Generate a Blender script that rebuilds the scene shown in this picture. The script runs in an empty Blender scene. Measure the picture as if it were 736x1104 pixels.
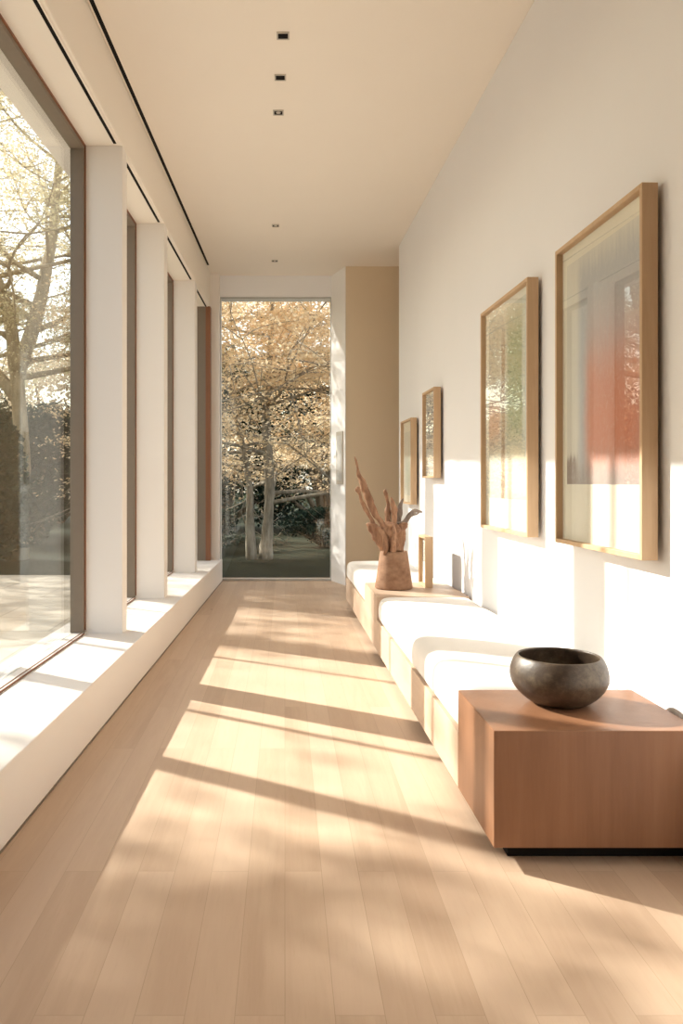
import bpy, bmesh, math, random
import numpy as np
from mathutils import Vector, Matrix, noise

C = bpy.context.scene.collection
F = 850.0; CX = 307.0; CY = 519.0; H = 1.05
ZC = 3.22          # ceiling height
TH = 2.86          # window head height
SILL = 0.23
SL = 0.0237        # plan taper of the window wall
SR = -0.02         # plan taper of the picture wall

def Lm(p): return (p[0] + SL*p[1], p[1], p[2])
def Rm(p): return (p[0] + SR*p[1], p[1], p[2])
def Im(p): return tuple(p)
def Bm(p): return (p[0] - 0.0108*p[1], p[1], p[2])

# ------------------------------------------------------------------ materials
class NT:
    def __init__(s, name):
        s.m = bpy.data.materials.new(name); s.m.use_nodes = True
        s.t = s.m.node_tree; s.t.nodes.clear()
        s.out = s.t.nodes.new('ShaderNodeOutputMaterial')
    def n(s, kind, **kw):
        x = s.t.nodes.new(kind)
        for k, v in kw.items(): setattr(x, k, v)
        return x
    def l(s, a, b): s.t.links.new(a, b)
    def val(s, sock, v):
        if isinstance(v, bpy.types.NodeSocket): s.l(v, sock)
        else:
            if hasattr(sock.default_value, '__len__') and not isinstance(v, (int, float)):
                v = tuple(v) + (1,)*(len(sock.default_value)-len(v))
            sock.default_value = v
    def math(s, op, a, b=0.0, clamp=False):
        x = s.n('ShaderNodeMath', operation=op); x.use_clamp = clamp
        s.val(x.inputs[0], a); s.val(x.inputs[1], b); return x.outputs[0]
    def mix(s, f, a, b):
        x = s.n('ShaderNodeMix', data_type='RGBA')
        s.val(x.inputs[0], f); s.val(x.inputs[6], a); s.val(x.inputs[7], b); return x.outputs[2]
    def coord(s, scale=(1,1,1), rot=(0,0,0), loc=(0,0,0), kind='Object'):
        tc = s.n('ShaderNodeTexCoord'); mp = s.n('ShaderNodeMapping')
        mp.inputs['Scale'].default_value = scale; mp.inputs['Rotation'].default_value = rot
        mp.inputs['Location'].default_value = loc
        s.l(tc.outputs[kind], mp.inputs[0]); return mp.outputs[0]
    def noise(s, vec, scale, detail=4, rough=.55, dist=0):
        x = s.n('ShaderNodeTexNoise'); s.l(vec, x.inputs['Vector'])
        x.inputs['Scale'].default_value = scale; x.inputs['Detail'].default_value = detail
        x.inputs['Roughness'].default_value = rough; x.inputs['Distortion'].default_value = dist
        return x.outputs['Fac']
    def ramp(s, fac, stops):
        x = s.n('ShaderNodeValToRGB'); s.l(fac, x.inputs[0]); e = x.color_ramp.elements
        while len(e) < len(stops): e.new(.5)
        for i, (p, c) in enumerate(stops): e[i].position = p; e[i].color = tuple(c) + (1,)
        return x.outputs[0]
    def smooth(s, v, a, b, lo=0., hi=1.):
        x = s.n('ShaderNodeMapRange', interpolation_type='SMOOTHSTEP'); s.val(x.inputs[0], v)
        x.inputs[1].default_value = a; x.inputs[2].default_value = b
        x.inputs[3].default_value = lo; x.inputs[4].default_value = hi; return x.outputs[0]
    def bsdf(s, col, rough=.5, spec=.5, bump=None, bstr=.2, bdist=.01, metal=0, sheen=0):
        b = s.n('ShaderNodeBsdfPrincipled')
        s.val(b.inputs['Base Color'], col); s.val(b.inputs['Roughness'], rough)
        b.inputs['Specular IOR Level'].default_value = spec; b.inputs['Metallic'].default_value = metal
        if sheen: b.inputs['Sheen Weight'].default_value = sheen
        if bump is not None:
            k = s.n('ShaderNodeBump'); k.inputs['Strength'].default_value = bstr
            k.inputs['Distance'].default_value = bdist
            s.l(bump, k.inputs['Height']); s.l(k.outputs[0], b.inputs['Normal'])
        s.l(b.outputs[0], s.out.inputs[0]); return s.m

def m_plaster(name, col, rough=.85):
    s = NT(name); v = s.coord()
    n = s.noise(v, 3, 3); n2 = s.noise(v, 140, 2)
    c = s.mix(n, [x*.985 for x in col], [min(1, x*1.01) for x in col])
    return s.bsdf(c, rough, .25, n2, .05, .002)

def m_wood(name, a, b, axis='Y', rough=.5, grain=1.0, knots=False, spec=.35):
    s = NT(name)
    sc = {'X': (.6, 9, 9), 'Y': (9, .6, 9), 'Z': (9, 9, .6)}[axis]
    v = s.coord(sc); n = s.noise(v, 2.2*grain, 8, .6, .6); n2 = s.noise(v, 14*grain, 5, .7, .3)
    f = s.math('ADD', s.math('MULTIPLY', n, .7), s.math('MULTIPLY', n2, .3))
    c = s.ramp(f, [(.3, a), (.7, b)])
    return s.bsdf(c, rough, spec, n2, .12, .002)

def m_floor():
    s = NT('oak_planks')
    v = s.coord(rot=(0, 0, math.pi/2))
    br = s.n('ShaderNodeTexBrick'); s.l(v, br.inputs['Vector'])
    br.offset = .37; br.offset_frequency = 2; br.squash = 1
    br.inputs['Color1'].default_value = (0, 0, 0, 1); br.inputs['Color2'].default_value = (1, 1, 1, 1)
    br.inputs['Mortar'].default_value = (.5, .5, .5, 1)
    br.inputs['Scale'].default_value = 1; br.inputs['Mortar Size'].default_value = .0009
    br.inputs['Mortar Smooth'].default_value = .3; br.inputs['Bias'].default_value = 0
    br.inputs['Brick Width'].default_value = 1.55; br.inputs['Row Height'].default_value = .0985
    rnd = s.n('ShaderNodeSeparateColor'); s.l(br.outputs['Color'], rnd.inputs[0]); r = rnd.outputs[0]
    g = s.coord((11, .8, 1)); add = s.n('ShaderNodeVectorMath', operation='ADD')
    cmb = s.n('ShaderNodeCombineXYZ'); s.l(s.math('MULTIPLY', r, 37.), cmb.inputs[1]); s.l(s.math('MULTIPLY', r, 11.), cmb.inputs[2])
    s.l(g, add.inputs[0]); s.l(cmb.outputs[0], add.inputs[1])
    n = s.noise(add.outputs[0], 1.6, 7, .6, .7); n2 = s.noise(add.outputs[0], 12, 5, .7)
    base = s.ramp(r, [(0, (.52, .37, .262)), (.5, (.565, .412, .298)), (1, (.61, .457, .34))])
    base = s.mix(s.smooth(n, .3, .75), base, s.mix(.55, base, (.66, .51, .375)))
    base = s.mix(s.smooth(n2, .5, .85, 0, .22), base, (.42, .27, .16))
    # small knots
    vo = s.n('ShaderNodeTexVoronoi', feature='F1'); s.l(s.coord((1, .55, 1)), vo.inputs['Vector']); vo.inputs['Scale'].default_value = 2.6
    k = s.smooth(vo.outputs['Distance'], .012, .04, 1, 0)
    base = s.mix(s.math('MULTIPLY', k, .65), base, (.17, .085, .04))
    base = s.mix(s.math('MULTIPLY', br.outputs['Fac'], .38), base, (.30, .18, .10))
    h = s.math('SUBTRACT', s.math('MULTIPLY', n2, .15), br.outputs['Fac'])
    return s.bsdf(base, s.smooth(n2, 0, 1, .38, .5), .38, h, .25, .0015)

def m_glass(name, tint=(1, 1, 1), ior=1.55):
    s = NT(name)
    tr = s.n('ShaderNodeBsdfTransparent'); tr.inputs[0].default_value = tuple(tint) + (1,)
    gl = s.n('ShaderNodeBsdfGlossy'); gl.inputs['Roughness'].default_value = 0.0
    gl.inputs[0].default_value = (.97, 1, .98, 1)
    fr = s.n('ShaderNodeFresnel'); ge = s.n('ShaderNodeNewGeometry')
    # the back faces of the slab reflect like its front faces
    s.l(s.math('ADD', s.math('MULTIPLY', ge.outputs['Backfacing'], 1/ior-ior), ior), fr.inputs[0])
    mx = s.n('ShaderNodeMixShader'); s.l(fr.outputs[0], mx.inputs[0])
    s.l(tr.outputs[0], mx.inputs[1]); s.l(gl.outputs[0], mx.inputs[2]); s.l(mx.outputs[0], s.out.inputs[0])
    return s.m

def m_flat(name, col, rough=.6, spec=.3, metal=0):
    s = NT(name); v = s.coord(); n = s.noise(v, 30, 3)
    return s.bsdf(s.mix(n, [x*.94 for x in col], [min(1, x*1.05) for x in col]), rough, spec, metal=metal)

def m_leaf(name, c1, c2, c3, trans=.5, sc=.8):
    s = NT(name); v = s.coord(); n = s.noise(v, sc, 2); n2 = s.noise(v, 9, 2)
    f = s.math('ADD', s.math('MULTIPLY', n, .5), s.math('MULTIPLY', n2, .5))
    c = s.ramp(f, [(.38, c1), (.5, c2), (.6, c3)])
    d = s.n('ShaderNodeBsdfDiffuse'); s.l(c, d.inputs[0])
    t = s.n('ShaderNodeBsdfTranslucent'); s.l(c, t.inputs[0])
    mx = s.n('ShaderNodeMixShader'); mx.inputs[0].default_value = trans
    s.l(d.outputs[0], mx.inputs[1]); s.l(t.outputs[0], mx.inputs[2]); s.l(mx.outputs[0], s.out.inputs[0])
    return s.m

def m_bark(name, a, b):
    s = NT(name); v = s.coord((6, 6, 1.2)); n = s.noise(v, 3, 6, .65)
    return s.bsdf(s.ramp(n, [(.35, a), (.65, b)]), .9, .1, n, .6, .02)

M = {}
M['wall'] = m_plaster('white_plaster', (.825, .825, .84))
M['ceil'] = m_plaster('ceiling_paint', (.86, .80, .72))
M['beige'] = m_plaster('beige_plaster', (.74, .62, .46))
M['paint'] = m_plaster('cream_paint', (.84, .80, .76), .6)
M['white'] = m_plaster('white_lacquer', (.86, .85, .84), .45)
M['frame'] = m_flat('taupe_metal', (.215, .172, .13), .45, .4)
M['rust'] = m_wood('reddish_cedar', (.20, .085, .045), (.30, .135, .07), 'Z')
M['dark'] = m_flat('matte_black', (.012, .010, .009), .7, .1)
M['trimgrey'] = m_flat('trim_grey', (.50, .46, .40), .6)
M['alu'] = m_flat('pale_aluminium', (.50, .49, .47), .4, .5)
M['glass'] = m_glass('window_glass', (.97, .985, .975), 1.45)
M['artglass'] = m_glass('picture_glass', (1, 1, 1), 1.28)
M['floor'] = m_floor()
M['bench'] = m_wood('bench_oak', (.50, .36, .26), (.59, .45, .345), 'Y', .45, .6)
M['bench_shaded'] = m_wood('shaded_block_wood', (.20, .09, .045), (.29, .145, .078), 'Z', .42, .5)  # bench wood made darker: the near block's shade is put into its colour
M['pict'] = m_wood('light_oak_frame', (.50, .33, .19), (.62, .44, .275), 'Z', .5, 1)
M['leaf_gold'] = m_leaf('golden_leaves', (.72, .53, .32), (.90, .73, .49), (.97, .87, .68), .35)
M['leaf_pale'] = m_leaf('pale_spring_leaves', (.50, .44, .25), (.70, .62, .40), (.86, .79, .58), .4)
M['leaf_pink'] = m_leaf('faded_leaves', (.42, .33, .22), (.60, .50, .36), (.72, .62, .46), .4)
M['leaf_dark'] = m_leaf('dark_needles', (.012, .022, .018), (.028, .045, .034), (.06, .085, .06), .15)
M['leaf_olive'] = m_leaf('olive_leaves', (.05, .07, .04), (.12, .14, .08), (.24, .25, .15), .3)
M['bark'] = m_bark('grey_bark', (.16, .125, .09), (.36, .30, .22))
M['bark_mid'] = m_bark('brown_bark', (.24, .19, .12), (.46, .38, .26))
M['bark_pale'] = m_bark('pale_bark', (.20, .17, .13), (.42, .38, .31))
def m_fabric():
    s = NT('cushion_linen'); v = s.coord(); n = s.noise(v, 400, 2); n2 = s.noise(v, 4, 3)
    return s.bsdf(s.mix(n2, (.80, .775, .74), (.86, .835, .80)), .95, .1, n, .25, .002, sheen=.15)
M['fabric'] = m_fabric()
def m_bowl():
    s = NT('bowl_stoneware'); v = s.coord(); n = s.noise(v, 9, 6, .6); n2 = s.noise(v, 60, 4, .7)
    f = s.math('ADD', s.math('MULTIPLY', n, .65), s.math('MULTIPLY', n2, .35))
    c = s.ramp(f, [(.35, (.030, .018, .012)), (.5, (.065, .043, .028)), (.66, (.15, .115, .075))])
    return s.bsdf(c, .42, .5, n2, .3, .003)
M['bowl'] = m_bowl()
M['dark_rear'] = m_wood('dark_rear_wall', (.07, .038, .022), (.13, .075, .045), 'Z', .6)  # made-up dark finish for the unseen rear wall, cuts light bounced forward
def m_vase():
    s = NT('turned_wood_vase'); v = s.coord((1, 1, 1.8)); n = s.noise(v, 9, 6, .6); n2 = s.noise(s.coord(), 40, 4)
    f = s.math('ADD', s.math('MULTIPLY', n, .7), s.math('MULTIPLY', n2, .3))
    c = s.ramp(f, [(.35, (.20, .105, .06)), (.65, (.36, .215, .135))])
    return s.bsdf(c, .7, .2, n2, .3, .003)
M['vase'] = m_vase()
def m_drift(name, a, b):
    s = NT(name); v = s.coord((1, 1, .35)); n = s.noise(v, 26, 7, .65, .8); n2 = s.noise(v, 90, 4)
    return s.bsdf(s.ramp(n, [(.32, a), (.68, b)]), .75, .2, n2, .5, .004)
M['drift'] = m_drift('driftwood', (.15, .07, .04), (.42, .245, .15))
M['drift_grey'] = m_drift('weathered_driftwood', (.13, .10, .085), (.34, .27, .22))
def m_grass():
    s = NT('dark_grass'); v = s.coord(); n = s.noise(v, 1.2, 5); n2 = s.noise(v, 30, 4)
    f = s.math('ADD', s.math('MULTIPLY', n, .5), s.math('MULTIPLY', n2, .5))
    return s.bsdf(s.ramp(f, [(.35, (.007, .011, .006)), (.65, (.030, .038, .02))]), .95, .1, n2, .6, .03)
M['grass'] = m_grass()
def m_terrace():
    s = NT('terrace_stone'); v = s.coord()
    br = s.n('ShaderNodeTexBrick'); s.l(v, br.inputs['Vector']); br.offset = .5
    br.inputs['Color1'].default_value = (.50, .44, .36, 1); br.inputs['Color2'].default_value = (.58, .52, .43, 1)
    br.inputs['Mortar'].default_value = (.3, .26, .2, 1); br.inputs['Scale'].default_value = 1
    br.inputs['Mortar Size'].default_value = .006; br.inputs['Brick Width'].default_value = 1.2; br.inputs['Row Height'].default_value = .6
    return s.bsdf(br.outputs[0], .8, .2)
M['terrace'] = m_terrace()

# ------------------------------------------------------------------ mesh helpers
def obj(name, bm, mat, parent=None, smooth=False, bevel=0, seg=2, subsurf=0):
    me = bpy.data.meshes.new(name)
    if isinstance(bm, bmesh.types.BMesh):
        bmesh.ops.recalc_face_normals(bm, faces=bm.faces[:]); bm.to_mesh(me); bm.free()
    else: me = bm
    if isinstance(mat, (list, tuple)):
        for x in mat: me.materials.append(x)
    else: me.materials.append(mat)
    if smooth:
        for p in me.polygons: p.use_smooth = True
    o = bpy.data.objects.new(name, me); C.objects.link(o)
    if parent: o.parent = parent; o.matrix_parent_inverse = Matrix.Translation(-Vector(parent.location)) if not parent.rotation_euler[:] != (0, 0, 0) else parent.matrix_basis.inverted()
    if bevel:
        b = o.modifiers.new('bevel', 'BEVEL'); b.width = bevel; b.segments = seg; b.limit_method = 'ANGLE'
    if subsurf:
        b = o.modifiers.new('sub', 'SUBSURF'); b.levels = subsurf; b.render_levels = subsurf
    return o

def box(bm, x0, x1, y0, y1, z0, z1, mp=Im):
    vs = [bm.verts.new(mp((x, y, z))) for z in (z0, z1) for y in (y0, y1) for x in (x0, x1)]
    for f in ((0, 1, 3, 2), (4, 6, 7, 5), (0, 4, 5, 1), (2, 3, 7, 6), (0, 2, 6, 4), (1, 5, 7, 3)):
        bm.faces.new([vs[i] for i in f])
    return vs

def prism(bm, pts, z0, z1):
    a = [bm.verts.new((x, y, z0)) for x, y in pts]; b = [bm.verts.new((x, y, z1)) for x, y in pts]
    n = len(pts); bm.faces.new(a[::-1]); bm.faces.new(b)
    for i in range(n): bm.faces.new((a[i], a[(i+1) % n], b[(i+1) % n], b[i]))

def lathe(bm, prof, c=(0, 0), seg=64, wob=0, seed=0):
    rings = []
    for r, z in prof:
        if r < 1e-6: rings.append([bm.verts.new((c[0], c[1], z))]); continue
        ring = []
        for i in range(seg):
            a = 2*math.pi*i/seg
            rr = r*(1 + wob*noise.noise(Vector((math.cos(a)*1.3+seed, math.sin(a)*1.3, z*6))))
            ring.append(bm.verts.new((c[0]+rr*math.cos(a), c[1]+rr*math.sin(a), z)))
        rings.append(ring)
    for p, q in zip(rings, rings[1:]):
        if len(p) == 1 and len(q) == 1: continue
        for i in range(seg):
            j = (i+1) % seg
            if len(p) == 1: bm.faces.new((p[0], q[j], q[i]))
            elif len(q) == 1: bm.faces.new((p[i], p[j], q[0]))
            else: bm.faces.new((p[i], p[j], q[j], q[i]))

def catmull(P, n=6):
    P = [np.array(p, float) for p in P]; P = [2*P[0]-P[1]] + P + [2*P[-1]-P[-2]]; out = []
    for i in range(1, len(P)-2):
        for k in range(n):
            t = k/n; a, b, c, d = P[i-1:i+3]
            out.append(.5*((2*b)+(-a+c)*t+(2*a-5*b+4*c-d)*t*t+(-a+3*b-3*c+d)*t**3))
    out.append(P[-2]); return out

def tube(bm, pts, seg=8, wob=0, flat=1, n=6, ridges=0, seed=0):
    """pts: (x, y, z, r)"""
    S = catmull(pts, n) if n > 1 else [np.array(p, float) for p in pts]
    rings = []; up = Vector((0.13, .97, .1)).normalized()
    for i, p in enumerate(S):
        a = Vector(S[max(0, i-1)][:3]); b = Vector(S[min(len(S)-1, i+1)][:3])
        t = (b-a).normalized() if (b-a).length > 1e-9 else Vector((0, 0, 1))
        u = t.cross(up)
        u = u.normalized() if u.length > 1e-4 else t.orthogonal().normalized()
        w = t.cross(u); r = max(.0004, p[3]); c = Vector(p[:3]); ring = []
        for k in range(seg):
            an = 2*math.pi*k/seg; d = u*math.cos(an) + w*math.sin(an)*flat
            q = r
            if ridges: q *= 1 + .16*math.sin(ridges*an + i*.25 + seed)
            if wob: q *= 1 + wob*noise.noise((c + d*r)*28 + Vector((seed, 0, 0)))*2
            ring.append(bm.verts.new(c + d*q))
        rings.append(ring)
    for p, q in zip(rings, rings[1:]):
        for k in range(seg): bm.faces.new((p[k], p[(k+1) % seg], q[(k+1) % seg], q[k]))
    bm.faces.new(rings[0][::-1]); bm.faces.new(rings[-1])

def empty(name, loc, label=None, cat=None, group=None, kind=None, rot=(0, 0, 0)):
    o = bpy.data.objects.new(name, None); C.objects.link(o); o.location = loc; o.rotation_euler = rot
    return tag(o, label, cat, group, kind)
def tag(o, label=None, cat=None, group=None, kind=None):
    if label: o['label'] = label
    if cat: o['category'] = cat
    if group: o['group'] = group
    if kind: o['kind'] = kind
    return o
def child(name, bm, mat, par, **kw):
    """mesh given in WORLD coordinates, parented to par keeping its place"""
    o = obj(name, bm, mat, None, **kw); o.parent = par
    M_ = Matrix.Translation(par.location) @ par.rotation_euler.to_matrix().to_4x4()
    o.data.transform(M_.inverted()); return o
def struct(name, bm, mat, label=None, **kw):
    o = obj(name, bm, mat, **kw); return tag(o, label, None, None, 'structure')

# ------------------------------------------------------------------ shell
YE = 8.34; YB = -2.2; YEND = 7.96     # end window plane, rear, face of the beige wall
LW = -1.19                            # outer side of window recess (w coordinate, left wall)
COLW = -0.976; LEDGE = -0.857
RW = 1.195

bm = bmesh.new(); box(bm, -1.6, 3.2, YB, 8.6, -.12, 0); struct('floor', bm, M['floor'], 'pale oak plank floor running down the corridor')
bm = bmesh.new(); box(bm, -1.45, 3.2, YB-.2, 8.6, ZC, ZC+.35); struct('ceiling', bm, M['ceil'], 'flat cream ceiling')

# columns (each its own), spans measured from the photograph
cols = [(1.75, 1.87), (4.25, 4.36), (5.53, 5.66), (7.10, 7.23)]
k = 1
for (a, b) in cols:
    bm = bmesh.new(); box(bm, LW-.06, COLW, a, b, 0.02, TH, Lm)
    struct('trim_%d' % k, bm, M['paint'], 'cream fin column between two windows', bevel=.004); k += 1
# ledge: deep white box sill running the whole wall
bm = bmesh.new(); box(bm, LW-.02, LEDGE, YB, YE-.02, 0, SILL, Lm)
struct('trim_%d' % k, bm, M['paint'], 'low cream ledge under the windows', bevel=.004); k += 1
# head: beam above the windows
bm = bmesh.new(); box(bm, LW-.02, COLW, YB, YE+.02, TH, ZC, Lm)
struct('trim_%d' % k, bm, M['ceil'], 'cream header above the windows', bevel=.004); k += 1
# outer wall below and above windows
bm = bmesh.new(); box(bm, LW-.22, LW-.02, YB-.2, YE+.12, -.3, SILL-.03, Lm); box(bm, LW-.22, LW-.02, YB-.2, YE+.12, TH+.02, ZC+.35, Lm)
struct('wall_left', bm, M['paint'])
# thin dark strip drawn as the shadow line at the foot of the ledge
bm = bmesh.new(); box(bm, LEDGE-.001, LEDGE+.004, YB, YE-.02, 0, .006, Lm); struct('ledge_shadow_strip', bm, M['frame'])

# right wall, with return and alcove beyond
bm = bmesh.new(); box(bm, RW, RW+.16, YB, 7.26, 0, ZC, Rm); struct('wall_right', bm, M['wall'], bevel=.004)
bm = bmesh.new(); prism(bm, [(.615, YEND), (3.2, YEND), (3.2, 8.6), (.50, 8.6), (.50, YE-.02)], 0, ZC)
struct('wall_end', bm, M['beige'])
bm = bmesh.new(); prism(bm, [(.6085, YEND-.004), (.614, YEND-.004), (.50, YE-.02), (.50, YE+.2), (.49, YE+.2), (.49, YE-.02)], 0, ZC-.002)
struct('trim_%d' % k, bm, M['white'], 'pale splayed reveal beside the end window'); k += 1
bm = bmesh.new(); box(bm, -.70, .50, YE-.02, YE+.22, 3.0, ZC); struct('trim_%d' % k, bm, M['wall'], 'pale lintel above the end window'); k += 1
bm = bmesh.new(); box(bm, -1.30, -.685, YE-.10, YE+.22, 0, ZC); struct('trim_%d' % k, bm, M['paint'], 'cream pier left of the end window', bevel=.003); k += 1
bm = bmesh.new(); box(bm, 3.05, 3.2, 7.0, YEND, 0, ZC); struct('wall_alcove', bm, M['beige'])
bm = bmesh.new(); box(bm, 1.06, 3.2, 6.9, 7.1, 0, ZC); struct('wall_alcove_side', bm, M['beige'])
bm = bmesh.new(); box(bm, -1.5, 1.7, YB-.2, YB, 0, ZC); struct('wall_back', bm, M['dark_rear'])

# windows of the left wall
def side_window(n, y0, y1, deep=False):
    root = empty('window_%d' % n, (LW + SL*y0, y0, SILL), None, None, None, 'structure')
    xo, xi = LW-.06, LW+.012
    fw = .028
    bm = bmesh.new()
    box(bm, xo, xi, y0, y1, TH-.028, TH, Lm); box(bm, xo, xi, y0, y0+fw, SILL+.008, TH-.028, Lm); box(bm, xo, xi, y1-fw, y1, SILL+.008, TH-.028, Lm)
    child('frame', bm, M['frame'], root, bevel=.002)
    bm = bmesh.new(); box(bm, xo, xi+.006, y0, y1, SILL, SILL+.008, Lm)
    child('sill_rail', bm, M['paint'], root, bevel=.002)
    bm = bmesh.new(); box(bm, xi-.012, xi-.008, y0+fw, y1-fw, SILL+.008, SILL+.0105, Lm); box(bm, xi+.003, xi+.0065, y0+fw, y1-fw, SILL+.001, SILL+.0085, Lm)
    child('rail_gasket', bm, M['rust'], root)
    bm = bmesh.new(); box(bm, xi, xi+.006, y0, y1, TH-.01, TH, Lm); box(bm, xi, xi+.006, y1-.008, y1, SILL+.02, TH-.01, Lm)
    child('edge_strip', bm, M['rust'], root)
    bm = bmesh.new(); gx = LW-.045
    box(bm, gx-.004, gx+.004, y0+fw-.004, y1-fw+.004, SILL+.009, TH-.024, Lm)
    child('pane', bm, M['glass'], root)
    return root
side_window(1, 1.87, 4.25); side_window(2, 4.36, 5.53); side_window(3, 5.66, 7.10); w4 = side_window(4, 7.23, 8.22)
bm = bmesh.new(); box(bm, -1.10, -1.012, 8.16, 8.235, SILL, TH, Lm); child('jamb_lining', bm, M['frame'], w4)
bm = bmesh.new(); box(bm, -1.012, -.965, 8.15, 8.235, SILL, TH, Lm); child('jamb_board', bm, M['rust'], w4)
bm = bmesh.new(); box(bm, LW-.06, COLW, YB, 1.75, 0, TH, Lm); struct('wall_left_rear', bm, M['paint'])

# end window
root = empty('window_6', (-.09, YE, 0), None, None, None, 'structure')
bm = bmesh.new(); y0, y1 = YE, YE+.05
box(bm, -.688, -.678, y0, y1, 0.012, 3.0); box(bm, .484, .497, y0, y1, .012, 3.0); box(bm, -.678, .484, y0, y1, 2.993, 3.0)
child('frame', bm, M['alu'], root)
bm = bmesh.new(); box(bm, -.688, .497, y0-.02, y1, 0, .022); child('threshold', bm, M['alu'], root, bevel=.003)
bm = bmesh.new(); box(bm, -.679, .486, YE+.02, YE+.028, .02, 2.995); child('pane', bm, M['glass'], root)

# ceiling slots ----------------------------------------------------
def slot(name, w, y0, y1, z, wd, label, group):
    root = empty(name, (w + SL*y0, y0, z), label, 'ceiling slot', group)
    bm = bmesh.new(); box(bm, w-wd*.5, w+wd*.5, y0, y1, z-.003, z-.0005, Lm); child('slot_opening', bm, M['dark'], root)
    bm = bmesh.new(); box(bm, w-wd*.5-.006, w-wd*.5, y0-.006, y1+.006, z-.005, z-.0002, Lm); box(bm, w+wd*.5, w+wd*.5+.006, y0-.006, y1+.006, z-.005, z-.0002, Lm)
    child('slot_flange', bm, M['ceil'], root)
slot('ceiling_slot', -.955, -2.5, 7.9, ZC, .022, 'long black linear slot running the length of the ceiling beside the windows', None)
for a, b, lab in ((1.9, 4.22, 'black slot in the window head of the nearest, largest window'), (4.42, 5.50, 'short black slot above the second window from the front'),
                  (5.72, 7.06, 'short black slot above the third window, between two fin columns'), (7.28, 8.15, 'small black slot above the farthest side window')):
    slot('head_slot', -1.008, a, b, TH, .018, lab, 'slots in the window heads')
# downlights
for i, (px, py, lab) in enumerate(((305, 38, 'square black recessed downlight nearest the camera'), (302, 83, 'square recessed downlight, second from the front of the near three'),
        (300, 121, 'square recessed downlight at the back of the near group of three'), (297, 243, 'tiny recessed downlight far down the ceiling, nearer of the far pair'),
        (296, 281, 'farthest tiny recessed downlight, close to the end window'))):
    Y = F*(ZC-H)/(CY-py); X = (px-CX)/F*Y
    r = empty('downlight', (X, Y, ZC), lab, 'ceiling light', 'recessed downlights in the ceiling')
    a, b = .024, .031
    bm = bmesh.new()
    for (x0, x1, u0, u1) in ((-b, b, -b, -a), (-b, b, a, b), (-b, -a, -a, a), (a, b, -a, a)):
        box(bm, X+x0, X+x1, Y+u0, Y+u1, ZC-.006, ZC-.0005)
    child('trim_ring', bm, M['trimgrey'], r)
    bm = bmesh.new(); box(bm, X-a, X+a, Y-a, Y+a, ZC-.003, ZC-.0008); child('baffle', bm, M['dark'], r)
    bm = bmesh.new(); lathe(bm, [(0, ZC-.0045), (.012, ZC-.0045), (.014, ZC-.003)], (X, Y), 16); child('lens', bm, M['trimgrey'] if i > 1 else M['dark'], r)

# ------------------------------------------------------------------ bench
BX = .5925          # front plane (w) with Bm taper
def brk(bm, a, b, z0, z1, inset=0., back=.012):
    vs = []
    for z in (z0, z1):
        for y in (a, b):
            vs.append(bm.verts.new((BX - .0108*y + inset, y, z))); vs.append(bm.verts.new((RW + SR*y - back, y, z)))
    for f in ((0, 1, 3, 2), (4, 6, 7, 5), (0, 4, 5, 1), (2, 3, 7, 6), (0, 2, 6, 4), (1, 5, 7, 3)):
        bm.faces.new([vs[i] for i in f])
bench = empty('wall_bench', (.85, 2.15, 0), 'long low oak bench with white cushions along the picture wall', 'bench')
Y1, Y1b, Y2a, Y2b, YF = 2.149, 2.572, 4.65, 5.30, 6.72
TOP, UND, BT = .37, .05, .232
bm = bmesh.new(); brk(bm, Y1, Y1b, UND, TOP); o = child('end_block', bm, M['bench_shaded'], bench, bevel=.0025)
bm = bmesh.new(); brk(bm, Y2a, Y2b, UND, TOP); child('middle_block', bm, M['bench'], bench, bevel=.0025)
bm = bmesh.new(); brk(bm, Y1b+.002, Y2a-.002, UND, BT, .0); child('seat_base', bm, M['bench'], bench, bevel=.002)
bm = bmesh.new(); brk(bm, Y2b+.002, YF, UND, BT, .0); child('seat_base', bm, M['bench'], bench, bevel=.002)
bm = bmesh.new(); brk(bm, Y1+.06, YF-.08, 0, UND, .055); child('plinth', bm, M['dark'], bench)

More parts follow.
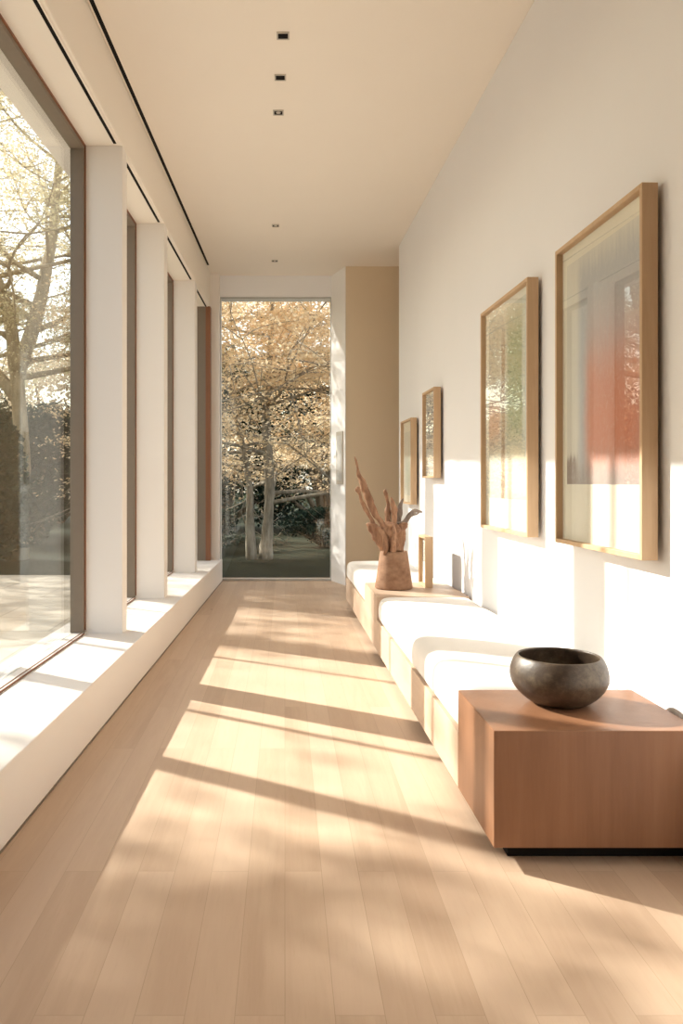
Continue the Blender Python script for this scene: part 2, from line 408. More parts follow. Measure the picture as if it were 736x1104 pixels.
def cushion(name, a, b, label):
    bm = bmesh.new(); nx, ny, nz = 18, int((b-a)/.05), 6
    z0, z1 = BT+.002, TOP+.006
    r = .055
    # rounded box by mapping a cube grid
    me_bm = bmesh.new(); bmesh.ops.create_cube(me_bm, size=1)
    w = RW - BX - .014
    me_bm.verts.ensure_lookup_table()
    for v in me_bm.verts: v.co = Vector((v.co.x*(w-.0), v.co.y*(b-a), v.co.z*(z1-z0)))
    bmesh.ops.subdivide_edges(me_bm, edges=me_bm.edges[:], cuts=1, use_grid_fill=True)
    # long cuts
    for i in range(1, ny):
        y = -(b-a)/2 + (b-a)*i/ny
        g = me_bm.verts[:]+me_bm.edges[:]+me_bm.faces[:]
        bmesh.ops.bisect_plane(me_bm, geom=g, plane_co=(0, y, 0), plane_no=(0, 1, 0))
    for i in range(1, nx):
        x = -w/2 + w*i/nx
        g = me_bm.verts[:]+me_bm.edges[:]+me_bm.faces[:]
        bmesh.ops.bisect_plane(me_bm, geom=g, plane_co=(x, 0, 0), plane_no=(1, 0, 0))
    for i in range(1, nz):
        z = -(z1-z0)/2 + (z1-z0)*i/nz
        g = me_bm.verts[:]+me_bm.edges[:]+me_bm.faces[:]
        bmesh.ops.bisect_plane(me_bm, geom=g, plane_co=(0, 0, z), plane_no=(0, 0, 1))
    hx, hy, hz = w/2, (b-a)/2, (z1-z0)/2
    for v in me_bm.verts:
        x, y, z = v.co
        rr = r if z > 0 else .02
        cx = max(-hx+rr, min(hx-rr, x)); cy = max(-hy+rr, min(hy-rr, y)); cz = max(-hz+min(rr, hz*.95), min(hz-min(rr, hz*.95), z))
        d = Vector((x-cx, y-cy, z-cz))
        if d.length > 1e-6: v.co = Vector((cx, cy, cz)) + d.normalized()*min(rr, max(abs(d.x), abs(d.y), abs(d.z)))
        # gentle crown and slackness
        if v.co.z > 0:
            v.co.z += .010*(1-(v.co.x/hx)**2)*(1-(v.co.y/hy)**4) + .003*noise.noise(Vector((v.co.x*3, v.co.y*2.2, 0)))
        X = v.co.x + BX + w/2 + .002; Yw = v.co.y + (a+b)/2
        t = (X-BX)/(RW-BX)
        v.co = Vector((X + (-.0108*(1-t) + SR*t)*Yw, Yw, v.co.z + (z0+z1)/2))
    o = obj(name, me_bm, M['fabric'], smooth=True, subsurf=1)
    o.location = (.85, a, z0); o.data.transform(Matrix.Translation(-Vector(o.location)))
    return tag(o, label, 'cushion', 'bench cushions')
cushion('bench_cushion', Y1b+.006, Y2a-.006, 'long white bench cushion between the bowl block and the vase')
cushion('bench_cushion', Y2b+.006, YF, 'far white bench cushion behind the vase, beside the end window')

# ------------------------------------------------------------------ bowl
by, bx = 2.425, .842; z = TOP+.0005
bm = bmesh.new()
prof = [(0, .0), (.078, .0), (.088, .006), (.112, .022), (.134, .046), (.1455, .072), (.1465, .092), (.142, .115), (.1325, .134), (.126, .143),
        (.122, .1455), (.117, .143), (.119, .134), (.127, .112), (.131, .09), (.129, .068), (.116, .043), (.09, .024), (.05, .016), (0, .014)]
lathe(bm, [(r, h) for r, h in prof], (0, 0), 72, .012, 3)
o = obj('bowl', bm, M['bowl'], smooth=True, subsurf=1); o.location = (bx, by, z)
tag(o, 'round dark brown stoneware bowl on the near end block of the bench', 'bowl')

# ------------------------------------------------------------------ vase + driftwood
VY = 5.02; s_ = VY/F
def vp(px, py, dy=0): return ((px-CX)*s_, VY+dy, H + (CY-py)*s_)
vx = (424.3-CX)*s_
bm = bmesh.new()
prof = [(0, 0), (.114, 0), (.1195, .004), (.1195, .010), (.110, .075), (.100, .14), (.0915, .2), (.0855, .232), (.083, .236), (.079, .232), (.08, .2), (.088, .12), (.1, .03), (0, .02)]
lathe(bm, prof, (0, 0), 56, .01, 5)
o = obj('vase', bm, M['vase'], smooth=True); o.location = (vx, VY, TOP+.001)
tag(o, 'brown conical vase holding driftwood on the middle block of the bench', 'vase')
def zc(zx, zy, r, dy=0):
    x, y, z = vp(370+zx/6.49, 480+zy/6.49, dy); return (x, y, z, r)
dw = empty('driftwood', (vx-.02, VY, TOP+.2), 'gnarled brown branching driftwood standing in the conical vase', 'driftwood')
bm = bmesh.new()
tube(bm, [zc(335, 800, .055), zc(335, 740, .064), zc(330, 680, .074), zc(322, 625, .082), zc(315, 585, .075), zc(308, 555, .05), zc(305, 535, .02)], 28, .10, .8, 6, 5, 1)
tube(bm, [zc(290, 720, .04, -.03), zc(255, 640, .046, -.03), zc(215, 590, .034, -.03), zc(180, 558, .022, -.03), zc(158, 548, .006, -.03)], 16, .15, .8, 5, 3, 4)
tube(bm, [zc(370, 740, .036, -.02), zc(392, 650, .034, -.02), zc(405, 590, .03, -.02), zc(430, 556, .02, -.02), zc(445, 545, .006, -.02)], 16, .15, .9, 5, 3, 5)
tube(bm, [zc(340, 760, .02, -.06), zc(335, 680, .02, -.075), zc(345, 610, .016, -.07), zc(345, 560, .008, -.05)], 12, .15, 1, 5, 2, 9)
tube(bm, [zc(285, 760, .018, -.05), zc(290, 680, .02, -.065), zc(270, 620, .016, -.06), zc(240, 580, .010, -.05)], 12, .15, 1, 5, 2, 11)
child('stump', bm, M['drift'], dw, smooth=True)
def branch(pts, mat='drift', flat=.85, seed=0, label=None):
    pts = [(p[0], p[1], p[2], p[3]*.86) for p in pts]
    bm = bmesh.new(); tube(bm, pts, 14, .18, flat, 5, 3, seed)
    o = child('branch', bm, M[mat], dw, smooth=True)
    if label: o['label'] = label
branch([zc(318, 640, .014, -.04), zc(262, 545, .019, -.03), zc(215, 480, .022, -.02), zc(190, 410, .026, -.02), zc(162, 330, .030), zc(140, 275, .026), zc(118, 230, .018), zc(103, 205, .016), zc(100, 165, .0085), zc(90, 115, .008), zc(80, 78, .004)], seed=2, label='tallest branch')
branch([zc(215, 560, .016, -.03), zc(185, 500, .014, -.03), zc(150, 440, .015, -.03), zc(122, 385, .014, -.03), zc(112, 340, .012, -.03), zc(100, 312, .018, -.03), zc(96, 295, .013, -.03), zc(92, 288, .004, -.03)], seed=6)
branch([zc(325, 640, .02, .01), zc(316, 540, .02, .01), zc(312, 470, .024, .01), zc(314, 420, .014, .01), zc(306, 370, .014, .01), zc(296, 330, .014, .01), zc(299, 308, .005, .01)], seed=7)
branch([zc(352, 640, .022, -.02), zc(352, 540, .018, -.02), zc(352, 480, .022, -.02), zc(346, 420, .019, -.02), zc(338, 385, .012, -.02), zc(330, 362, .004, -.02)], seed=8)
branch([zc(378, 600, .02, .03), zc(385, 520, .023, .03), zc(395, 460, .021, .03), zc(410, 405, .014, .03), zc(424, 374, .003, .03)], 'drift_grey', .35, 9, 'flat grey splinter')
branch([zc(372, 545, .008, .0), zc(405, 548, .016), zc(435, 535, .018), zc(458, 500, .017), zc(480, 468, .016), zc(505, 458, .014), zc(530, 462, .011), zc(552, 468, .003)], 'drift_grey', .8, 10, 'dark curled branch')
branch([zc(470, 490, .012), zc(490, 482, .012), zc(510, 484, .008), zc(530, 474, .004)], 'drift_grey', .8, 12)

# ------------------------------------------------------------------ pictures
def art(kind, w, h):
    """procedural painting; object x 0..1 = far..near, z 0..1 = bottom..top (Generated-like via mapping)"""
    s = NT('painting_%d' % kind)
    v = s.coord((1/w, 1, 1/h)); sx = s.n('ShaderNodeSeparateXYZ'); s.l(v, sx.inputs[0])
    u0, w0 = sx.outputs[0], sx.outputs[2]
    nn = s.noise(v, 9, 5, .6); nf = s.noise(s.coord((14/w, 1, 1.6/h)), 3, 6, .6); grit = s.noise(v, 90, 3, .7)
    jit = s.math('MULTIPLY', s.math('SUBTRACT', nn, .5), .06)
    u = s.math('ADD', u0, jit); w_ = s.math('ADD', w0, s.math('MULTIPLY', s.math('SUBTRACT', nf, .5), .10))
    def rect(a, b, c, d, su=.03, sv=.03, amt=1.):
        m = s.math('MULTIPLY', s.smooth(u, a-su, a+su), s.smooth(u, b-su, b+su, 1, 0))
        m = s.math('MULTIPLY', m, s.math('MULTIPLY', s.smooth(w_, c-sv, c+sv), s.smooth(w_, d-sv, d+sv, 1, 0)))
        return s.math('MULTIPLY', m, amt)
    def hard(a, b, c, d):
        m = s.math('MULTIPLY', s.math('GREATER_THAN', u0, a), s.math('LESS_THAN', u0, b))
        return s.math('MULTIPLY', m, s.math('MULTIPLY', s.math('GREATER_THAN', w0, c), s.math('LESS_THAN', w0, d)))
    mat = (.80, .76, .66)
    if kind == 1:
        c = s.mix(nf, (.60, .58, .50), (.70, .69, .61))
        c = s.mix(rect(.24, .97, .0, .90, .05, .06, .95), c, (.42, .44, .46))
        c = s.mix(rect(.34, .96, .33, .74, .05, .10, .8), c, (.50, .40, .38))
        c = s.mix(rect(.33, .93, .24, .60, .07, .11, .85), c, (.60, .24, .15))
        c = s.mix(rect(.36, .90, .26, .46, .08, .1, .4), c, (.58, .19, .10))
        c = s.mix(rect(-.2, .22, .10, .29, .03, .015, .85), c, (.24, .18, .15))
        c = s.mix(rect(.05, 1.0, .0, .25, .14, .05, .75), c, (.30, .25, .22))
        c = s.mix(s.smooth(grit, .5, .75, 0, .25), c, (.75, .74, .68))
        area = hard(.08, .93, .20, .935)
        mat = (.76, .73, .61)
    elif kind == 2:
        c = s.mix(nf, (.55, .52, .42), (.72, .70, .60))
        c = s.mix(rect(.50, .84, .38, .90, .06, .12, .9), c, (.30, .36, .20))
        c = s.mix(rect(.80, .93, .30, .94, .02, .12, .8), c, (.62, .66, .62))
        c = s.mix(rect(-.1, .35, .35, .88, .05, .10, .6), c, (.44, .38, .28))
        c = s.mix(rect(.08, .36, .40, .58, .06, .08, .6), c, (.66, .30, .18))
        c = s.mix(rect(.38, .46, .05, .85, .02, .1, .85), c, (.33, .20, .11))
        c = s.mix(rect(.52, 1.1, .10, .36, .1, .08, .85), c, (.82, .76, .58))
        c = s.mix(rect(-.1, .36, -.1, .26, .06, .1, .7), c, (.50, .54, .42))
        c = s.mix(rect(.50, 1.1, -.1, .15, .06, .06, .6), c, (.34, .27, .18))
        c = s.mix(rect(.86, 1.1, .3, 1., .03, .1, .6), c, (.46, .50, .48))
        c = s.mix(s.smooth(grit, .5, .72, 0, .5), c, (.82, .80, .72))
        area = hard(.09, .92, .14, .955)
        mat = (.80, .77, .66)
    elif kind == 3:
        c = s.mix(nf, (.42, .37, .33), (.54, .49, .44))
        c = s.mix(rect(-.1, 1.1, .8, 1.1, .05, .04, .8), c, (.66, .60, .52))
        area = hard(.10, .92, .33, .93); mat = (.80, .76, .68)
    elif kind == 4:
        c = s.mix(nf, (.62, .62, .55), (.76, .75, .68))
        c = s.mix(rect(.2, .8, .2, .55, .15, .12, .7), c, (.44, .50, .42))
        c = s.mix(rect(.45, .6, .1, .75, .04, .1, .5), c, (.48, .50, .44))
        area = hard(.10, .92, .10, .86); mat = (.84, .80, .68)
    else:
        c = s.mix(nf, (.72, .68, .62), (.80, .77, .7)); area = hard(.15, .85, .15, .85); mat = (.82, .79, .73)
    c = s.mix(area, mat, c)
    return s.bsdf(c, .8, .15, grit, .2, .001)

def picture(kind, yn, yf, z0, z1, label, name='framed_picture', fw=.018, th=.05, group='framed pictures on the right wall', gap=.016, origin=None, rotz=None, tilt=0):
    w, h = yf-yn, z1-z0
    ry = -math.pi/2 + 0.02   # local +x along -Y ... picture faces -X
    root = empty(name, (0, 0, 0), label, 'picture', group)
    if origin is None: origin = (RW + SR*yf - gap - .0, yf, z0)
    # local frame: x from far to near, y outwards from room side (0 front .. th back), z up
    d = Vector((-SR, -1, 0)).normalized() if rotz is None else Vector((math.cos(rotz), math.sin(rotz), 0))
    out = Vector((-d.y*-1, d.x*-1, 0))   # pointing towards the wall (+X)
    out = Vector((1, -d.x/(d.y) if abs(d.y) > 1e-6 else 0, 0)).normalized()
    R3 = Matrix((d, out, Vector((0, 0, 1)))).transposed()
    if tilt: R3 = R3 @ Matrix.Rotation(-tilt, 3, 'X')
    root.location = Vector(origin) - out*th; root.rotation_euler = R3.to_euler()
    def add(nm, bm, mat, **kw):
        o = obj(nm, bm, mat, **kw); o.parent = root; return o
    bm = bmesh.new()
    box(bm, 0, fw*.8, 0, th, 0, h); box(bm, w-fw*.8, w, 0, th, 0, h); box(bm, fw*.8, w-fw*.8, 0, th, h-fw*.8, h); box(bm, fw*.8, w-fw*.8, 0, th, 0, fw*.8)
    add('frame', bm, M['pict'], bevel=.0015)
    bm = bmesh.new(); box(bm, fw*.5, w-fw*.5, .026, .034, fw*.5, h-fw*.5)
    add('artwork', bm, art(kind, w, h))
    bm = bmesh.new(); box(bm, fw*.8, w-fw*.8, .012, .014, fw*.8, h-fw*.8); add('glazing', bm, M['artglass'])
    bm = bmesh.new(); box(bm, w*.12, w*.88, th, th+gap*.8, h*.06, h*.94); add('backing', bm, M['dark'])
    return root
picture(1, 2.39, 3.117, .81, 1.957, 'large framed painting with a soft red block, nearest on the right wall', fw=.02)
picture(2, 3.45, 4.217, .805, 1.945, 'large framed abstract painting in green and cream stripes, second from the front', fw=.02)
picture(3, 5.41, 5.82, 1.075, 1.70, 'small framed grey-brown picture, hung higher than its paler neighbour')
picture(4, 6.29, 6.78, .865, 1.56, 'small pale framed picture nearest the far end of the wall')
o = picture(5, 5.02, 5.25, TOP, TOP+.325, 'small wood-framed picture standing on the bench behind the vase', th=.05, group=None, gap=.004, origin=(.938, 5.25, TOP+.001), tilt=.0)

# wall plate on the end reveal
pt = empty('wall_plate', (.573, 8.08, 1.2), 'narrow grey wall plate on the pale reveal beside the end window', 'wall plate')
def rev(y): return .6085 + (y-(YEND-.004))*(.49-.6085)/(YE-.02-YEND+.004)
bm = bmesh.new()
for (a, b, z0, z1, dx) in ((8.0, 8.16, 1.02, 1.56, .008),):
    prism(bm, [(rev(a)-.012, a), (rev(b)-.012, b), (rev(b)-.001, b), (rev(a)-.001, a)], z0, z1)
child('plate', bm, M['trimgrey'], pt, bevel=.001)
bm = bmesh.new(); prism(bm, [(rev(8.02)-.014, 8.02), (rev(8.14)-.014, 8.14), (rev(8.14)-.012, 8.14), (rev(8.02)-.012, 8.02)], 1.06, 1.52)
child('panel_face', bm, M['alu'], pt)

# ------------------------------------------------------------------ outdoors
bm = bmesh.new(); box(bm, -60, 60, -40, 80, -.5, -.16)
struct('ground', bm, M['grass'], 'dark grassy ground outside')
bm = bmesh.new(); box(bm, -9, -1.45, -6, 9.6, -.16, -.09); struct('terrace', bm, M['terrace'], 'pale stone terrace outside the windows')

def leaf_mesh(name, centers, size, seed, flat=0., aspect=.6):
    rs = np.random.RandomState(seed); n = len(centers)
    nrm = rs.normal(size=(n, 3)); nrm[:, 2] += flat*np.sign(nrm[:, 2]+1e-9); nrm /= np.linalg.norm(nrm, axis=1)[:, None]
    a = np.cross(nrm, rs.normal(size=(n, 3))); a /= np.linalg.norm(a, axis=1)[:, None]
    b = np.cross(nrm, a)
    s = size*(.6+.8*rs.rand(n))[:, None]
    v = np.empty((n, 4, 3)); v[:, 0] = centers-a*s*.5; v[:, 1] = centers+b*s*.5*aspect+a*s*.05; v[:, 2] = centers+a*s*.5+nrm*s*.12; v[:, 3] = centers-b*s*.5*aspect+a*s*.05
    me = bpy.data.meshes.new(name)
    me.vertices.add(n*4); me.vertices.foreach_set('co', v.reshape(-1).astype('f'))
    me.loops.add(n*4); me.loops.foreach_set('vertex_index', np.arange(n*4, dtype='i'))
    me.polygons.add(n); me.polygons.foreach_set('loop_start', np.arange(0, n*4, 4, dtype='i'))
    me.update(calc_edges=True); return me

def tree(name, base, stems, levels, label, cat, leafmat, barkmat, nleaf, lsize, pad, seed, spread=.7, group=None, lflat=0., tips_only=True, gravity=.0, zmin=None, keep=None):
    """stems: list of point lists (x,y,z,r) relative to base; recursive side branches then leaf pads at the tips"""
    rnd = random.Random(seed); rs = np.random.RandomState(seed)
    root = empty(name, base, label, cat, group)
    bm = bmesh.new(); tips = []
    B = Vector(base)
    def grow(p, d, L, r, lv):
        pts = [(p.x, p.y, p.z, r)]; q = p.copy(); dd = d.copy(); n = 4
        for i in range(n):
            dd = (dd + Vector((rnd.uniform(-1, 1), rnd.uniform(-1, 1), rnd.uniform(-.6, .7)-gravity))*.28).normalized()
            q = q + dd*L/n; pts.append((q.x, q.y, q.z, r*(1-.75*(i+1)/n)))
            if lv < levels and i >= 1:
                for _ in range(2 if lv < 2 else 1 + (rnd.random() < .5)):
                    ax = Vector((rnd.uniform(-1, 1), rnd.uniform(-1, 1), rnd.uniform(-.5, .5))).normalized()
                    grow(q, (dd*.6 + ax*spread).normalized(), L*rnd.uniform(.5, .72), r*.5*(1-.5*(i+1)/n)+.003, lv+1)
            if lv >= levels-1: tips.append(tuple(q))
        tube(bm, pts, 6 if lv > 1 else 8, 0, 1, 2 if lv < 3 else 1)
    for st in stems:
        P = [(B.x+x, B.y+y, B.z+z, r) for x, y, z, r in st['pts']]
        tube(bm, P, 12, .12, 1, 5)
        S = catmull(P, 5)
        for f0 in st['b']:
            i = int(f0[0]*(len(S)-1)); p = Vector(S[i][:3])
            grow(p, Vector(f0[1]).normalized(), f0[2], S[i][3]*.42+.004, 1)
    tr = child('trunk', bm, M[barkmat], root, smooth=True)
    T = np.array(tips) if tips else np.zeros((1, 3)); idx = rs.randint(0, len(T), nleaf)
    off = rs.normal(size=(nleaf, 3))*np.array(pad)
    c = T[idx] + off
    c = c[~((c[:, 0] > -1.9) & (c[:, 1] < 9.1) & (c[:, 2] < 4.2))]
    if zmin is not None: c = c[c[:, 2] > zmin]
    if keep is not None: c = c[keep(c)]
    me = leaf_mesh('foliage', c, lsize, seed, lflat)
    fo = obj('foliage', me, M[leafmat]); fo.parent = root; fo.data.transform(Matrix.Translation(-B))
    return root

def radial(zf, n, seed, L, up=.15, r0=0):
    rnd = random.Random(seed); out = []
    for i in range(n):
        a = r0 + 2*math.pi*i/n*1.618*1.3; f = zf[0] + (zf[1]-zf[0])*i/max(1, n-1)
        out.append((f, (math.cos(a), math.sin(a), up + rnd.uniform(-.1, .2)), L*rnd.uniform(.8, 1.2)*(1.15-.5*f)))
    return out

def ragged(c, z0, amp):
    f = np.sin(c[:, 0]*3.1+c[:, 1]*1.7)*.5 + np.sin(c[:, 0]*7.3-c[:, 1]*4.1+1.3)*.3 + np.sin(c[:, 1]*9.7+c[:, 0]*2.2)*.2
    gaps = np.sin(c[:, 0]*4.1+2)*np.sin(c[:, 1]*3.3+.7) + np.sin(c[:, 2]*13+c[:, 0]*2.5+np.sin(c[:, 1]*3)*1.5)
    return (c[:, 2] > z0 + amp*(f*.5+.3)) & ((gaps > -.6 + .5*np.clip(2.8-c[:, 2], 0, 2)*.95) | (c[:, 2] > 3.2))
# golden tree beyond the end window
gb = (-.35, 12.3, -.16)
tree('golden_tree', gb,
     [dict(pts=[(.05, 0, 0, .12), (.08, 0, .5, .085), (.11, .0, 1.2, .075), (.05, .1, 2.4, .06), (.15, .1, 3.8, .04), (.1, 0, 5.4, .015)], b=radial((.33, .97), 22, 3, 2.3, .08)),
      dict(pts=[(-.17, -.1, 0, .09), (-.19, -.1, .6, .07), (-.22, 0, 1.3, .05), (-.5, .2, 2.6, .035), (-.9, .2, 4.2, .015)], b=radial((.6, .97), 8, 8, 2.0, .15, 1.))],
     3, 'golden-leaved tree with pale trunk outside the end window', 'tree', 'leaf_gold', 'bark_pale', 120000, .056, (.22, .22, .05), 11, .75, lflat=1.2, gravity=.18, keep=lambda c: ragged(c, .72, .5))
tree('golden_tree', (1.75, 15.5, -.16),
     [dict(pts=[(0, 0, 0, .12), (.05, 0, 1.3, .09), (.0, .1, 2.4, .07), (.1, .1, 4.6, .02)], b=radial((.3, .97), 12, 5, 2.0, .12))],
     3, 'smaller golden tree, half hidden at the right edge of the end window', 'tree', 'leaf_gold', 'bark', 34000, .06, (.2, .2, .06), 19, .75, lflat=1.2, keep=lambda c: ragged(c, .95, .6))

# big pale tree outside the near window
tree('spreading_tree', (-4.15, 12.2, -.16),
     [dict(pts=[(0, 0, 0, .17), (.08, 0, 1.4, .13), (.0, 0, 2.8, .11), (-.15, .0, 3.9, .09), (-.7, .1, 5.2, .08), (-1.2, .1, 7., .03)], b=radial((.42, .97), 15, 31, 2.9, .2)),
      dict(pts=[(.0, 0, 2.9, .13), (.28, 0, 3.7, .11), (.5, .05, 4.8, .08), (.62, .1, 6.2, .05), (.6, .1, 7.8, .02)], b=radial((.2, .97), 12, 37, 2.3, .2, .7)),
      dict(pts=[(.0, 0, 2.5, .10), (-.6, -.1, 3.2, .08), (-1.3, -.2, 3.6, .05), (-2.2, -.2, 4.3, .02)], b=radial((.3, .95), 6, 41, 1.6, .2))],
     3, 'big spreading tree with pale yellow leaves outside the nearest window', 'tree', 'leaf_pale', 'bark_mid', 100000, .045, (.17, .17, .09), 23, .8, lflat=.5, gravity=-.03, zmin=2.2)

# shrubs / evergreens built as leafy masses on real stems
def shrub(name, base, rx, ry, h, label, mat, n, ls, seed, group=None, cat='shrub', lobes=26, z0=.0):
    rs = np.random.RandomState(seed); rnd = random.Random(seed); B = Vector(base)
    root = empty(name, base, label, cat, group)
    bm = bmesh.new(); cs = []
    for i in range(lobes):
        a = rnd.uniform(0, 2*math.pi); f = rnd.random()**.8; rr = math.sqrt(rnd.random())*(1-.55*f)
        q = (B.x+rx*rr*math.cos(a), B.y+ry*rr*math.sin(a), B.z+z0+h*(.06+.88*f)); cs.append(q)
        if i < 14:
            tube(bm, [(B.x, B.y, B.z, .05+.012*h), (B.x*.6+q[0]*.4, B.y*.6+q[1]*.4, B.z+(q[2]-B.z)*.45, .035+.006*h), (q[0], q[1], q[2], .012)], 6, 0, 1, 3)
    child('stem', bm, M['bark'], root, smooth=True)
    cs = np.array(cs); idx = rs.randint(0, lobes, n)
    d = rs.normal(size=(n, 3)); d /= np.linalg.norm(d, axis=1)[:, None]
    rad = (rs.rand(n)**.35)[:, None]*np.array([rx*.36, ry*.36, h*.14])
    c = cs[idx] + d*rad; c = c[c[:, 2] > B.z]
    me = leaf_mesh('foliage', c, ls, seed, .4); fo = obj('foliage', me, M[mat]); fo.parent = root; fo.data.transform(Matrix.Translation(-B))
    return root
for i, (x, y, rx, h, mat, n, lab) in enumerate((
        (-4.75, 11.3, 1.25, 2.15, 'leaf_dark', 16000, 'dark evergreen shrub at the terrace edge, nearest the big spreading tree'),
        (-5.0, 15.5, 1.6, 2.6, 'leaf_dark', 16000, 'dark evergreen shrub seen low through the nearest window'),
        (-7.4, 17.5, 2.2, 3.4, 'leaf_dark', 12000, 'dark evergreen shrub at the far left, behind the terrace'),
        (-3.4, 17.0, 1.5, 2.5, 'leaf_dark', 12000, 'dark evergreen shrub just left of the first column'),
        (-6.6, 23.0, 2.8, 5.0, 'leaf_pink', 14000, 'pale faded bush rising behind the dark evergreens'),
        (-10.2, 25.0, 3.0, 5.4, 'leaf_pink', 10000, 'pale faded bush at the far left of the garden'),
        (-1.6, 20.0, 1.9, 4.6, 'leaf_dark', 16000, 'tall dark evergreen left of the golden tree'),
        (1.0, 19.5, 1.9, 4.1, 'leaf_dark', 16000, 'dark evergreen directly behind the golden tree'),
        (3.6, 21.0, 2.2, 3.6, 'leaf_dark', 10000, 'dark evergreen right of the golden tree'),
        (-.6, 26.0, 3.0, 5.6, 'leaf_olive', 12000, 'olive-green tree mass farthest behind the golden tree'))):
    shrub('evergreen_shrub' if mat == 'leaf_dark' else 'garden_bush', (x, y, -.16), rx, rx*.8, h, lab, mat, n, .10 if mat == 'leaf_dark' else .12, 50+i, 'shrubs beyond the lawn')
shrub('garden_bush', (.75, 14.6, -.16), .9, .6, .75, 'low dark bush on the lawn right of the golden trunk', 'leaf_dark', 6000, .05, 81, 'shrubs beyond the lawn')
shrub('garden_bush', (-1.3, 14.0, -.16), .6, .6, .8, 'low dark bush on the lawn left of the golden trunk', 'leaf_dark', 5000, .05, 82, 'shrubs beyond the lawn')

# trees towards the sun, left of the terrace: they give the dappled light
def shade_tree(base, h, L, n, ls, seed, label, pad=.3, zf=(.35, .97)):
    tree('garden_tree', base, [dict(pts=[(0, 0, 0, .2), (.1, 0, h*.3, .16), (0, .1, h*.6, .11), (.1, 0, h, .03)], b=radial(zf, 12, seed, L, .2))],
         3, label, 'tree', 'leaf_pale', 'bark', n, ls, (pad, pad, pad*.5), seed, .8, group='trees beyond the terrace', lflat=.4)
shade_tree((-9.4, 3.45, -.16), 9.6, 2.5, 42000, .14, 101, 'tree beyond the terrace, opposite the nearest window', .36, (.5, .97))
shade_tree((-9.8, 11.2, -.16), 8.0, 2.6, 6500, .11, 103, 'tree beyond the terrace, opposite the middle windows')
shade_tree((-9.6, 15.6, -.16), 7.6, 2.5, 6500, .11, 107, 'tree beyond the terrace, opposite the far window')
# slim straight trunks, added out of view to cast shadow bands indoors
def slim(x, y, r, label, seed):
    tree('shadow_band_tree', (x, y, -.16), [dict(pts=[(0, 0, 0, r*1.1), (0.0, 0, 1.2, r), (.005, 0, 2.6, r*.95), (0, 0, 4.3, r*.85), (.05, 0, 6.6, r*.3)], b=radial((.74, .96), 6, seed, 1.2, .5))],
         2, label, 'tree', 'leaf_pale', 'bark_pale', 2500, .06, (.15, .15, .1), seed, .6, group='slim trees added for their shadow bands', zmin=4.6)
slim(-2.0, 3.90, .062, 'slim straight tree outside the nearest window, added to cast a shadow band', 121)
slim(-2.05, 4.62, .02, 'thin sapling beside the slim straight tree, added to cast a fine shadow line', 123)
slim(-2.5, 6.02, .017, 'thin sapling farthest along the terrace edge, added to cast a band on the cushion', 127)

# ------------------------------------------------------------------ light, world, camera
sun = bpy.data.lights.new('sun', 'SUN'); so = bpy.data.objects.new('sun', sun); C.objects.link(so)
d = Vector((1.139, -.711, -.828)).normalized()
so.rotation_euler = d.to_track_quat('-Z', 'Y').to_euler(); so.location = (-12, 9, 9)
sun.energy = 10.6; sun.angle = math.radians(.75); sun.color = (1.0, .93, .845)

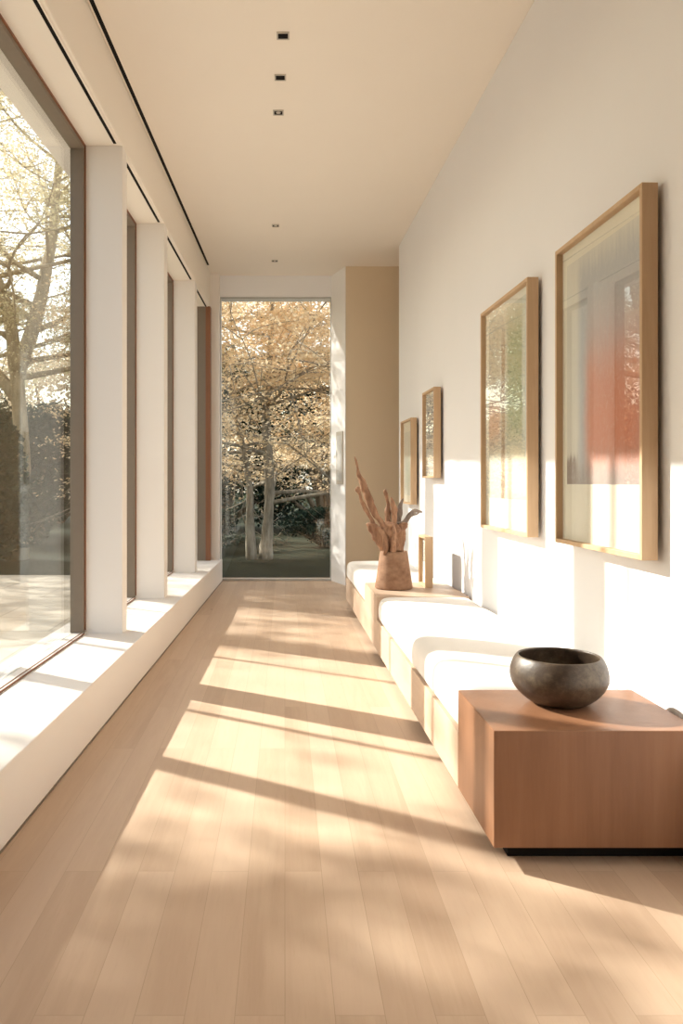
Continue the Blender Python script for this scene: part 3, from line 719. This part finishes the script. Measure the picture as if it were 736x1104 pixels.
w = bpy.data.worlds.new('sky'); bpy.context.scene.world = w; w.use_nodes = True
t = w.node_tree; t.nodes.clear()
out = t.nodes.new('ShaderNodeOutputWorld'); bg = t.nodes.new('ShaderNodeBackground')
sk = t.nodes.new('ShaderNodeTexSky'); sk.sky_type = 'NISHITA'; sk.sun_disc = False
sk.sun_elevation = math.radians(31.6); sk.sun_rotation = math.atan2(-1.139, .711); sk.air_density = 1.2; sk.dust_density = 2.5; sk.ozone_density = 1
mx = t.nodes.new('ShaderNodeMix'); mx.data_type = 'RGBA'; mx.inputs[0].default_value = .55
sc_ = t.nodes.new('ShaderNodeVectorMath'); sc_.operation = 'SCALE'; sc_.inputs['Scale'].default_value = .30
t.links.new(sk.outputs[0], sc_.inputs[0]); t.links.new(sc_.outputs[0], mx.inputs[6])
mx.inputs[7].default_value = (1.0, .97, .93, 1)
t.links.new(mx.outputs[2], bg.inputs[0]); bg.inputs[1].default_value = 1.75
t.links.new(bg.outputs[0], out.inputs[0])

# daylight portals at the windows
for i, (a, b) in enumerate(((1.87, 4.25), (4.36, 5.53), (5.66, 7.10), (7.23, 8.22))):
    L = bpy.data.lights.new('daylight_portal', 'AREA'); L.shape = 'RECTANGLE'; L.size = b-a; L.size_y = TH-SILL
    L.cycles.is_portal = True
    o = bpy.data.objects.new('daylight_portal', L); C.objects.link(o)
    o.location = (LW-.09 + SL*(a+b)/2, (a+b)/2, (TH+SILL)/2)
    o.rotation_euler = (math.radians(90), 0, math.radians(-90) )
L = bpy.data.lights.new('daylight_portal', 'AREA'); L.shape = 'RECTANGLE'; L.size = 1.2; L.size_y = 3.0; L.cycles.is_portal = True
o = bpy.data.objects.new('daylight_portal', L); C.objects.link(o); o.location = (-.09, YE+.08, 1.5); o.rotation_euler = (math.radians(-90), 0, 0)

cam = bpy.data.cameras.new('camera'); co = bpy.data.objects.new('camera', cam); C.objects.link(co)
co.location = (0, 0, H); co.rotation_euler = (math.pi/2, 0, 0)
cam.sensor_fit = 'VERTICAL'; cam.sensor_height = 36; cam.lens = 36*F/1104
# shift: principal point (307,519) in a 736x1104 frame; units of the larger dimension
cam.shift_x = (368-CX)/1104; cam.shift_y = -(552-CY)/1104
cam.clip_start = .02; cam.clip_end = 300
sc = bpy.context.scene; sc.camera = co
sc.view_settings.view_transform = 'Standard'; sc.view_settings.look = 'None'; sc.view_settings.gamma = 1
sc.view_settings.use_curve_mapping = False; sc.view_settings.exposure = .12
cy = sc.cycles
cy.max_bounces = 12; cy.diffuse_bounces = 8; cy.glossy_bounces = 5; cy.transparent_max_bounces = 24; cy.transmission_bounces = 6
cy.sample_clamp_indirect = 6; cy.use_denoising = True; cy.caustics_reflective = False; cy.caustics_refractive = False
